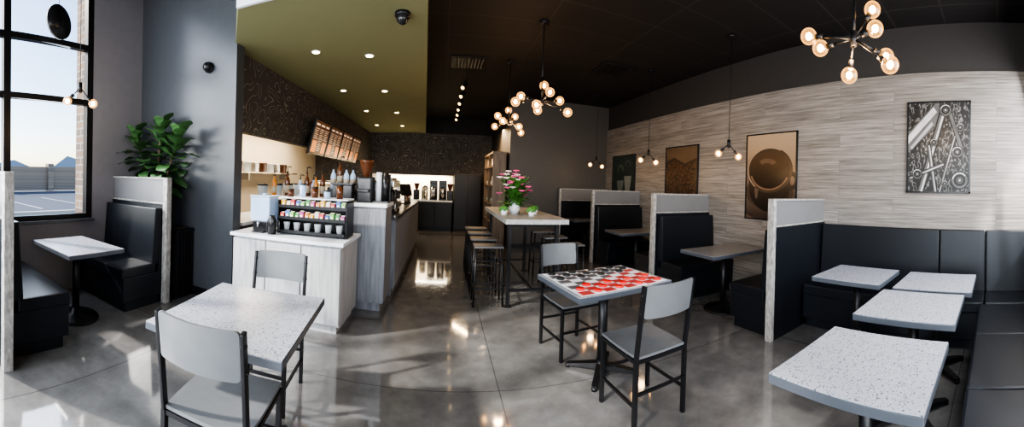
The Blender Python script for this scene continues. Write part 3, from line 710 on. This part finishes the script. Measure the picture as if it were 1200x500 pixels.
def espresso(loc, rz):
    t = T('espresso_machine', loc, rz, 'black and steel espresso machine on the counter', 'espresso machine', 'espresso machines')
    b = B(); b.b2(-.35, .35, -.25, .25, .05, .14, .01); b.b2(-.35, .35, .02, .25, .14, .42, .02); b.b2(-.36, .36, -.22, .25, .36, .47, .02); O('body', b, M_steel, t)
    for x in (-.3, .3):
        for y in (-.2, .2): b = B(); b.cyl((x, y, 0), (x, y, .05), .025); O('foot', b, M_plasticb, t)
    b = B(); b.b2(-.33, .33, -.23, .0, .14, .15); O('drip_tray', b, M_plasticb, t)
    for x in (-.15, .15):
        b = B(); b.cyl((x, -.1, .36), (x, -.1, .29), .035); b.cyl((x, -.12, .31), (x, -.3, .29), .013); O('group_head', b, M_plasticb, t)
    for x in (-.3, .3):
        b = B(); b.tube([(x, -.18, .36), (x, -.24, .3), (x, -.22, .17)], .006); O('steam_wand', b, M_steel, t)
    b = B(); b.b2(-.33, .33, -.18, .22, .47, .475); b.tube([(-.33, -.18, .5), (.33, -.18, .5), (.33, .22, .5), (-.33, .22, .5), (-.33, -.18, .5)], .006)
    for x in (-.33, .33): b.cyl((x, -.18, .47), (x, -.18, .5), .006, n=6)
    O('cup_rail', b, M_steel, t); return t
def grinder(loc, lab='black coffee grinder with a clear bean hopper'):
    t = T('coffee_grinder', loc, 0, lab, 'coffee grinder', 'coffee grinders')
    b = B(); b.b2(-.09, .09, -.12, .12, 0, .3, .02); b.b2(-.07, .07, -.18, -.1, .12, .16, .01); O('body', b, M_plasticb, t)
    b = B(); b.lathe([(.03, .3), (.05, .34), (.09, .48), (.09, .5), (0, .5)], n=16); O('hopper', b, M_brownb, t); return t
e1 = espresso((-.92, 5.3, 1.02), 90); dup(e1, (-2.62, 7.6, .92), 90)
g = grinder((-.95, 6.1, 1.02)); dup(g, (-.95, 6.4, 1.02)); dup(g, (-2.6, 6.6, .92)); dup(g, (-.92, 4.12, 1.22))
def blender(loc):
    t = T('blender', loc, 0, 'countertop blender with a clear jug', 'blender', 'blenders'); b = B(); b.b2(-.09, .09, -.1, .1, 0, .2, .02); O('base', b, M_plasticb, t)
    b = B(); b.lathe([(0, .2), (.05, .2), (.08, .42), (.08, .43), (0, .43)], n=12); O('jug', b, M_clear, t); b = B(); b.cyl((0, 0, .43), (0, 0, .46), .08); O('lid', b, M_plasticb, t); return t
bl = blender((-.85, 4.7, 1.02)); dup(bl, (-2.6, 5.1, .92)); dup(bl, (-2.6, 5.5, .92)); dup(bl, (-2.6, 5.9, .92)); dup(bl, (-2.6, 4.6, .92))
t = T('register_screen', (-.78, 7.1, 1.02), 60, 'black point of sale screen on the counter', 'register')
b = B(); b.b2(-.1, .1, -.08, .08, 0, .02, .005); b.cyl((0, 0, .02), (0, 0, .18), .015); O('stand', b, M_plasticb, t); b = B(); b.box((0, -.02, .28), (.36, .02, .24), rx=-15, bev=.005); O('screen', b, M_plasticb, t)
t = T('cup_dispenser', (-.73, 4.14, 1.22), 0, 'black cup and lid dispenser on the bar end', 'dispenser')
b = B(); b.b2(-.09, .09, -.1, .1, 0, .02); b.b2(-.09, .09, .07, .1, 0, .34); O('stand', b, M_plasticb, t)
for x in (-.04, .04): b = B(); b.cyl((x, 0, .02), (x, 0, .36), .036); O('cup_stack', b, M_white if x < 0 else M_plasticb, t)
b = B(); b.b2(-.12, .12, -.08, .08, 0, .2, .01); b.b2(-.13, .13, -.09, .09, .2, .22, .004)
O('storage_box', b, M_plasticb, None, (-1.17, 4.02, 1.22), 0, label='black lidded organiser box on the bar', category='box')
for i in range(6):
    b = B(); hh = .10+.05*(i % 3); b.cyl((0, 0, 0), (0, 0, hh), .032, n=14); b.mi = 1; b.cyl((0, 0, hh), (0, 0, hh+.012), .034, n=14)
    O('tea_tin', b, [[M_steel, M_brownb, M_white][i % 3], M_plasticb], None, (-.80+.02*(i % 2), 7.5+i*.13, 1.02), 0, label='small lidded tea tin on the service counter', category='tin', group='tea tins on the counter')
def menu(loc, lab):
    t = T('menu_board', loc, 90, lab, 'menu board', 'lit menu boards')
    b = B(); b.box((0, 0, 0), (.78, .05, .62), rx=14, bev=.005); O('frame', b, M_plasticb, t)
    b = B(); b.mi = 0; Mx = Matrix.Rotation(R(14), 4, 'X')
    def q(x0, x1, z0, z1, mi, o=.0265):
        b.mi = mi; b.faces([(x0, -o, z0), (x1, -o, z0), (x1, -o, z1), (x0, -o, z1)], [(0, 1, 2, 3)], M=Mx)
    q(-.37, .37, -.29, .29, 0)
    for i in range(3):
        x = -.34+i*.24; q(x, x+.16, .21, .24, 2, .0268)
        if i != 1: q(x, x+.2, -.26, -.06, 1, .0268)
        for k in range(12 if i == 1 else 6): q(x, x+.19-(k*37 % 5)*.018, .15-k*.034, .158-k*.034, 2, .0268)
    mats = [pm('menu_dark', (.03, .02, .015), .3, emit=.25, ecol=(.25, .09, .03)), pm('menu_orange', (.7, .25, .06), .3, emit=.7, var=.5, ns=18), pm('menu_text', (.8, .65, .5), .3, emit=.5)]
    O('lit_face', b, mats, t); return t
mb = menu((-2.22, 5.95, 2.2), 'angled lit menu board with orange pictures')
for i in range(1, 4): dup(mb, (-2.22, 5.95+i*.82, 2.2))
t = T('kitchen_shelf', (-4.12, 6.5, 1.55), 0, 'steel wall shelf holding kitchen tubs', 'shelf')
b = B(); b.b2(-.17, .17, -2.4, 2.4, 0, .03)
for y in (-2, 0, 2): b.b2(-.17, .1, y-.01, y+.01, -.15, 0)
O('board', b, M_steel, t)
for i in range(12):
    b = B(); b.lathe([(0, 0), (.09, 0), (.1, .2), (.105, .2), (.105, .22), (0, .22)], n=16); O('storage_tub', b, [M_white, M_steel, M_brownb][i % 3], None, (-4.12, 4.4+i*.36, 1.58), 0, label='round lidded storage tub on the kitchen shelf', category='tub', group='storage tubs')
t = T('back_bar', (-.75, 10.75, 0), 0, 'black back bar cabinet with a pale worktop on the far wall', 'cabinet')
b = B(); b.b2(-1.0, 1.02, -.3, .4, .1, .88); b.b2(-.95, 1.0, -.25, .4, 0, .1); O('body', b, M_black, t)
for i in range(4):
    b = B(); b.b2(-.98+i*.5, -.5+i*.5, -.32, -.3, .12, .86, .003); d = O('door', b, M_black, t)
    b = B(); b.b2(-.55+i*.5, -.535+i*.5, -.345, -.32, .5, .7); O('handle', b, M_black, d)
b = B(); b.b2(-1.03, 1.03, -.34, .42, .88, .92, .004); O('worktop', b, M_white, t)
SB('trim_4', pm('lit_backsplash', (.88, .78, .62), .4), (-2.3, .3, 11.17, 11.2, .92, 1.68))
def brewer(loc):
    t = T('coffee_brewer', loc, 0, 'tall steel and black coffee brewer on the back bar', 'coffee brewer', 'coffee brewers')
    b = B(); b.b2(-.12, .12, -.15, .15, 0, .05, .01); b.b2(-.12, .12, .02, .15, .05, .55, .01); b.b2(-.12, .12, -.15, .15, .5, .6, .015); O('body', b, M_plasticb, t)
    b = B(); b.lathe([(0, .05), (.08, .05), (.085, .34), (.05, .4), (0, .4)], (0, -.06, 0), 16); O('urn', b, M_steel, t)
    b = B(); b.cyl((0, -.13, .12), (0, -.18, .12), .012, n=8); O('tap', b, M_plasticb, t); return t
br = brewer((-.30, 10.75, .92)); dup(br, (-.02, 10.75, .92)); dup(g, (.2, 10.72, .92)); dup(g, (-.82, 10.75, .92)); dup(bl, (-1.1, 10.7, .92)); dup(bl, (-1.4, 10.7, .92))
t = T('water_urn', (-.57, 10.75, .92), 0, 'round steel hot water urn on the back bar', 'urn')
b = B(); b.lathe([(0, 0), (.11, 0), (.11, .03), (.095, .04), (.1, .36), (.08, .42), (.02, .45), (0, .47)], n=20); O('tank', b, M_steel, t)
b = B(); b.cyl((0, -.09, .1), (0, -.15, .1), .014, n=8); O('tap', b, M_plasticb, t)
t = T('tall_cabinet', (.72, 10.8, 0), 0, 'tall plain black cabinet with two doors', 'cabinet')
b = B(); b.b2(-.4, .4, -.35, .38, 0, 1.75, .01); O('body', b, M_dark2, t)
for x in (-.2, .2):
    b = B(); b.b2(x-.19, x+.19, -.375, -.35, .08, 1.72, .004); d = O('door', b, M_black, t); b = B(); b.b2(x*.2-.01, x*.2+.01, -.40, -.375, .8, 1.0); O('handle', b, M_black, d)
t = T('merchandise_shelf', (1.32, 9.1, 0), 0, 'dark wood shelving unit against the partition wall', 'shelf')
b = B(); b.b2(-.17, .17, -.85, -.82, 0, 2.2); b.b2(-.17, .17, .82, .85, 0, 2.2); b.b2(.15, .17, -.85, .85, 0, 2.2); b.b2(-.17, .17, -.02, .02, 0, 2.2); O('frame', b, M_brown, t)
for z in (.1, .55, 1.0, 1.45, 1.9): b = B(); b.b2(-.17, .17, -.82, .82, z-.02, z); O('shelf_board', b, M_brown, t)
b = B(); b.b2(-.18, .18, -.87, .87, 2.2, 2.25, .004); O('crown', b, M_brown, t)
for r_, z in enumerate((.55, 1.0, 1.45, 1.9)):
    for i in range(9):
        y = 8.36+i*.18+(.08 if i > 4 else 0); k = (i*5+r_*3) % 4
        b = B()
        if k < 2:
            b.b2(-.05, .05, -.06, .06, 0, .22, .01); b.mi = 1; b.b2(-.052, -.05, -.04, .04, .06, .15); b.b2(-.03, .03, -.06, .06, .22, .235)
            O('coffee_bag', b, [pm('bag_%d' % k, [(.22, .09, .04), (.7, .6, .45)][k], .5), M_white], None, (1.28, y, z), 0, label='bag of coffee on the wood shelf', category='coffee bag', group='coffee bags on the shelf')
        else:
            b.lathe([(0, 0), (.04, 0), (.045, .11), (.038, .11), (.035, .01), (0, .01)], n=14); b.tube([(-.04, 0, .09), (-.07, 0, .07), (-.07, 0, .04), (-.04, 0, .025)], .006, 6)
            O('mug', b, [M_white, pm('mug_teal', (.1, .3, .3), .3)][k-2], None, (1.28, y, z), 0, label='ceramic mug on the wood shelf', category='mug', group='mugs on the shelf')

# ------------------------------------------------------------------ lights
def area(name, loc, direc, sx, sy, e, col):
    l = bpy.data.lights.new(name, 'AREA'); l.shape = 'RECTANGLE'; l.size = sx; l.size_y = sy; l.energy = e; l.color = col
    o = bpy.data.objects.new(name, l); o.location = loc; o.rotation_euler = Vector(direc).to_track_quat('-Z', 'Y').to_euler(); COL.objects.link(o)
area('storefront_fill', (-1.6, -1.2, 1.7), (.35, 1, -.05), 3.0, 2.4, 160, (.92, .96, 1))  # unseen area lamp added behind the camera to boost the storefront daylight
area('bench_window_fill', (2.5, -.45, 2.1), (0, 1, -.25), 2.8, 1.6, 88, (.97, .98, 1))  # added area lamp out of view, strengthens daylight over the bench tables
area('window_daylight', (-3.8, .6, 2.4), (1, .15, -.1), 3.2, 2.6, 120, (.86, .93, 1))
area('kitchen_lamp', (-3.4, 6.5, 2.55), (0, 0, -1), 1.2, 5, 110, (1, .84, .64))
area('back_bar_lamp', (-.9, 10.98, 1.66), (0, .12, -1), 2.2, .2, 38, (1, .86, .66))
area('shelf_lamp', (1.0, 9.1, 2.6), (.6, 0, -1), .2, 1.5, 45, (1, .68, .38))
sun = bpy.data.lights.new('sun', 'SUN'); sun.energy = 5.0; sun.angle = R(2.4); sun.color = (1, .95, .88)
so = bpy.data.objects.new('sun', sun); so.rotation_euler = Vector((.85, .46, -.66)).to_track_quat('-Z', 'Y').to_euler(); COL.objects.link(so)
w = bpy.data.worlds.new('sky'); sc.world = w; w.use_nodes = True; nt = w.node_tree
bg = nt.nodes['Background']; sky = nt.nodes.new('ShaderNodeTexSky'); sky.sky_type = 'NISHITA'; sky.sun_disc = False
sky.sun_elevation = R(34); sky.sun_rotation = R(241); nt.links.new(sky.outputs[0], bg.inputs[0]); bg.inputs[1].default_value = .32

# ------------------------------------------------------------------ camera: wide cylindrical panorama
cd = bpy.data.cameras.new('camera'); cam = bpy.data.objects.new('camera', cd); COL.objects.link(cam)
cd.type = 'PANO'; cd.panorama_type = 'CENTRAL_CYLINDRICAL'
cd.central_cylindrical_range_u_min = -600/412; cd.central_cylindrical_range_u_max = 600/412
cd.central_cylindrical_range_v_min = -285/412; cd.central_cylindrical_range_v_max = 215/412
cd.central_cylindrical_radius = 1
cam.matrix_world = Matrix.Translation((0, 0, 1.5)) @ Matrix.Rotation(-80/412, 4, 'Z') @ Matrix.Rotation(R(90), 4, 'X') @ Matrix.Rotation(R(2), 4, 'Z')
sc.camera = cam
sc.view_settings.look = 'AgX - High Contrast'
sc.view_settings.exposure = .4
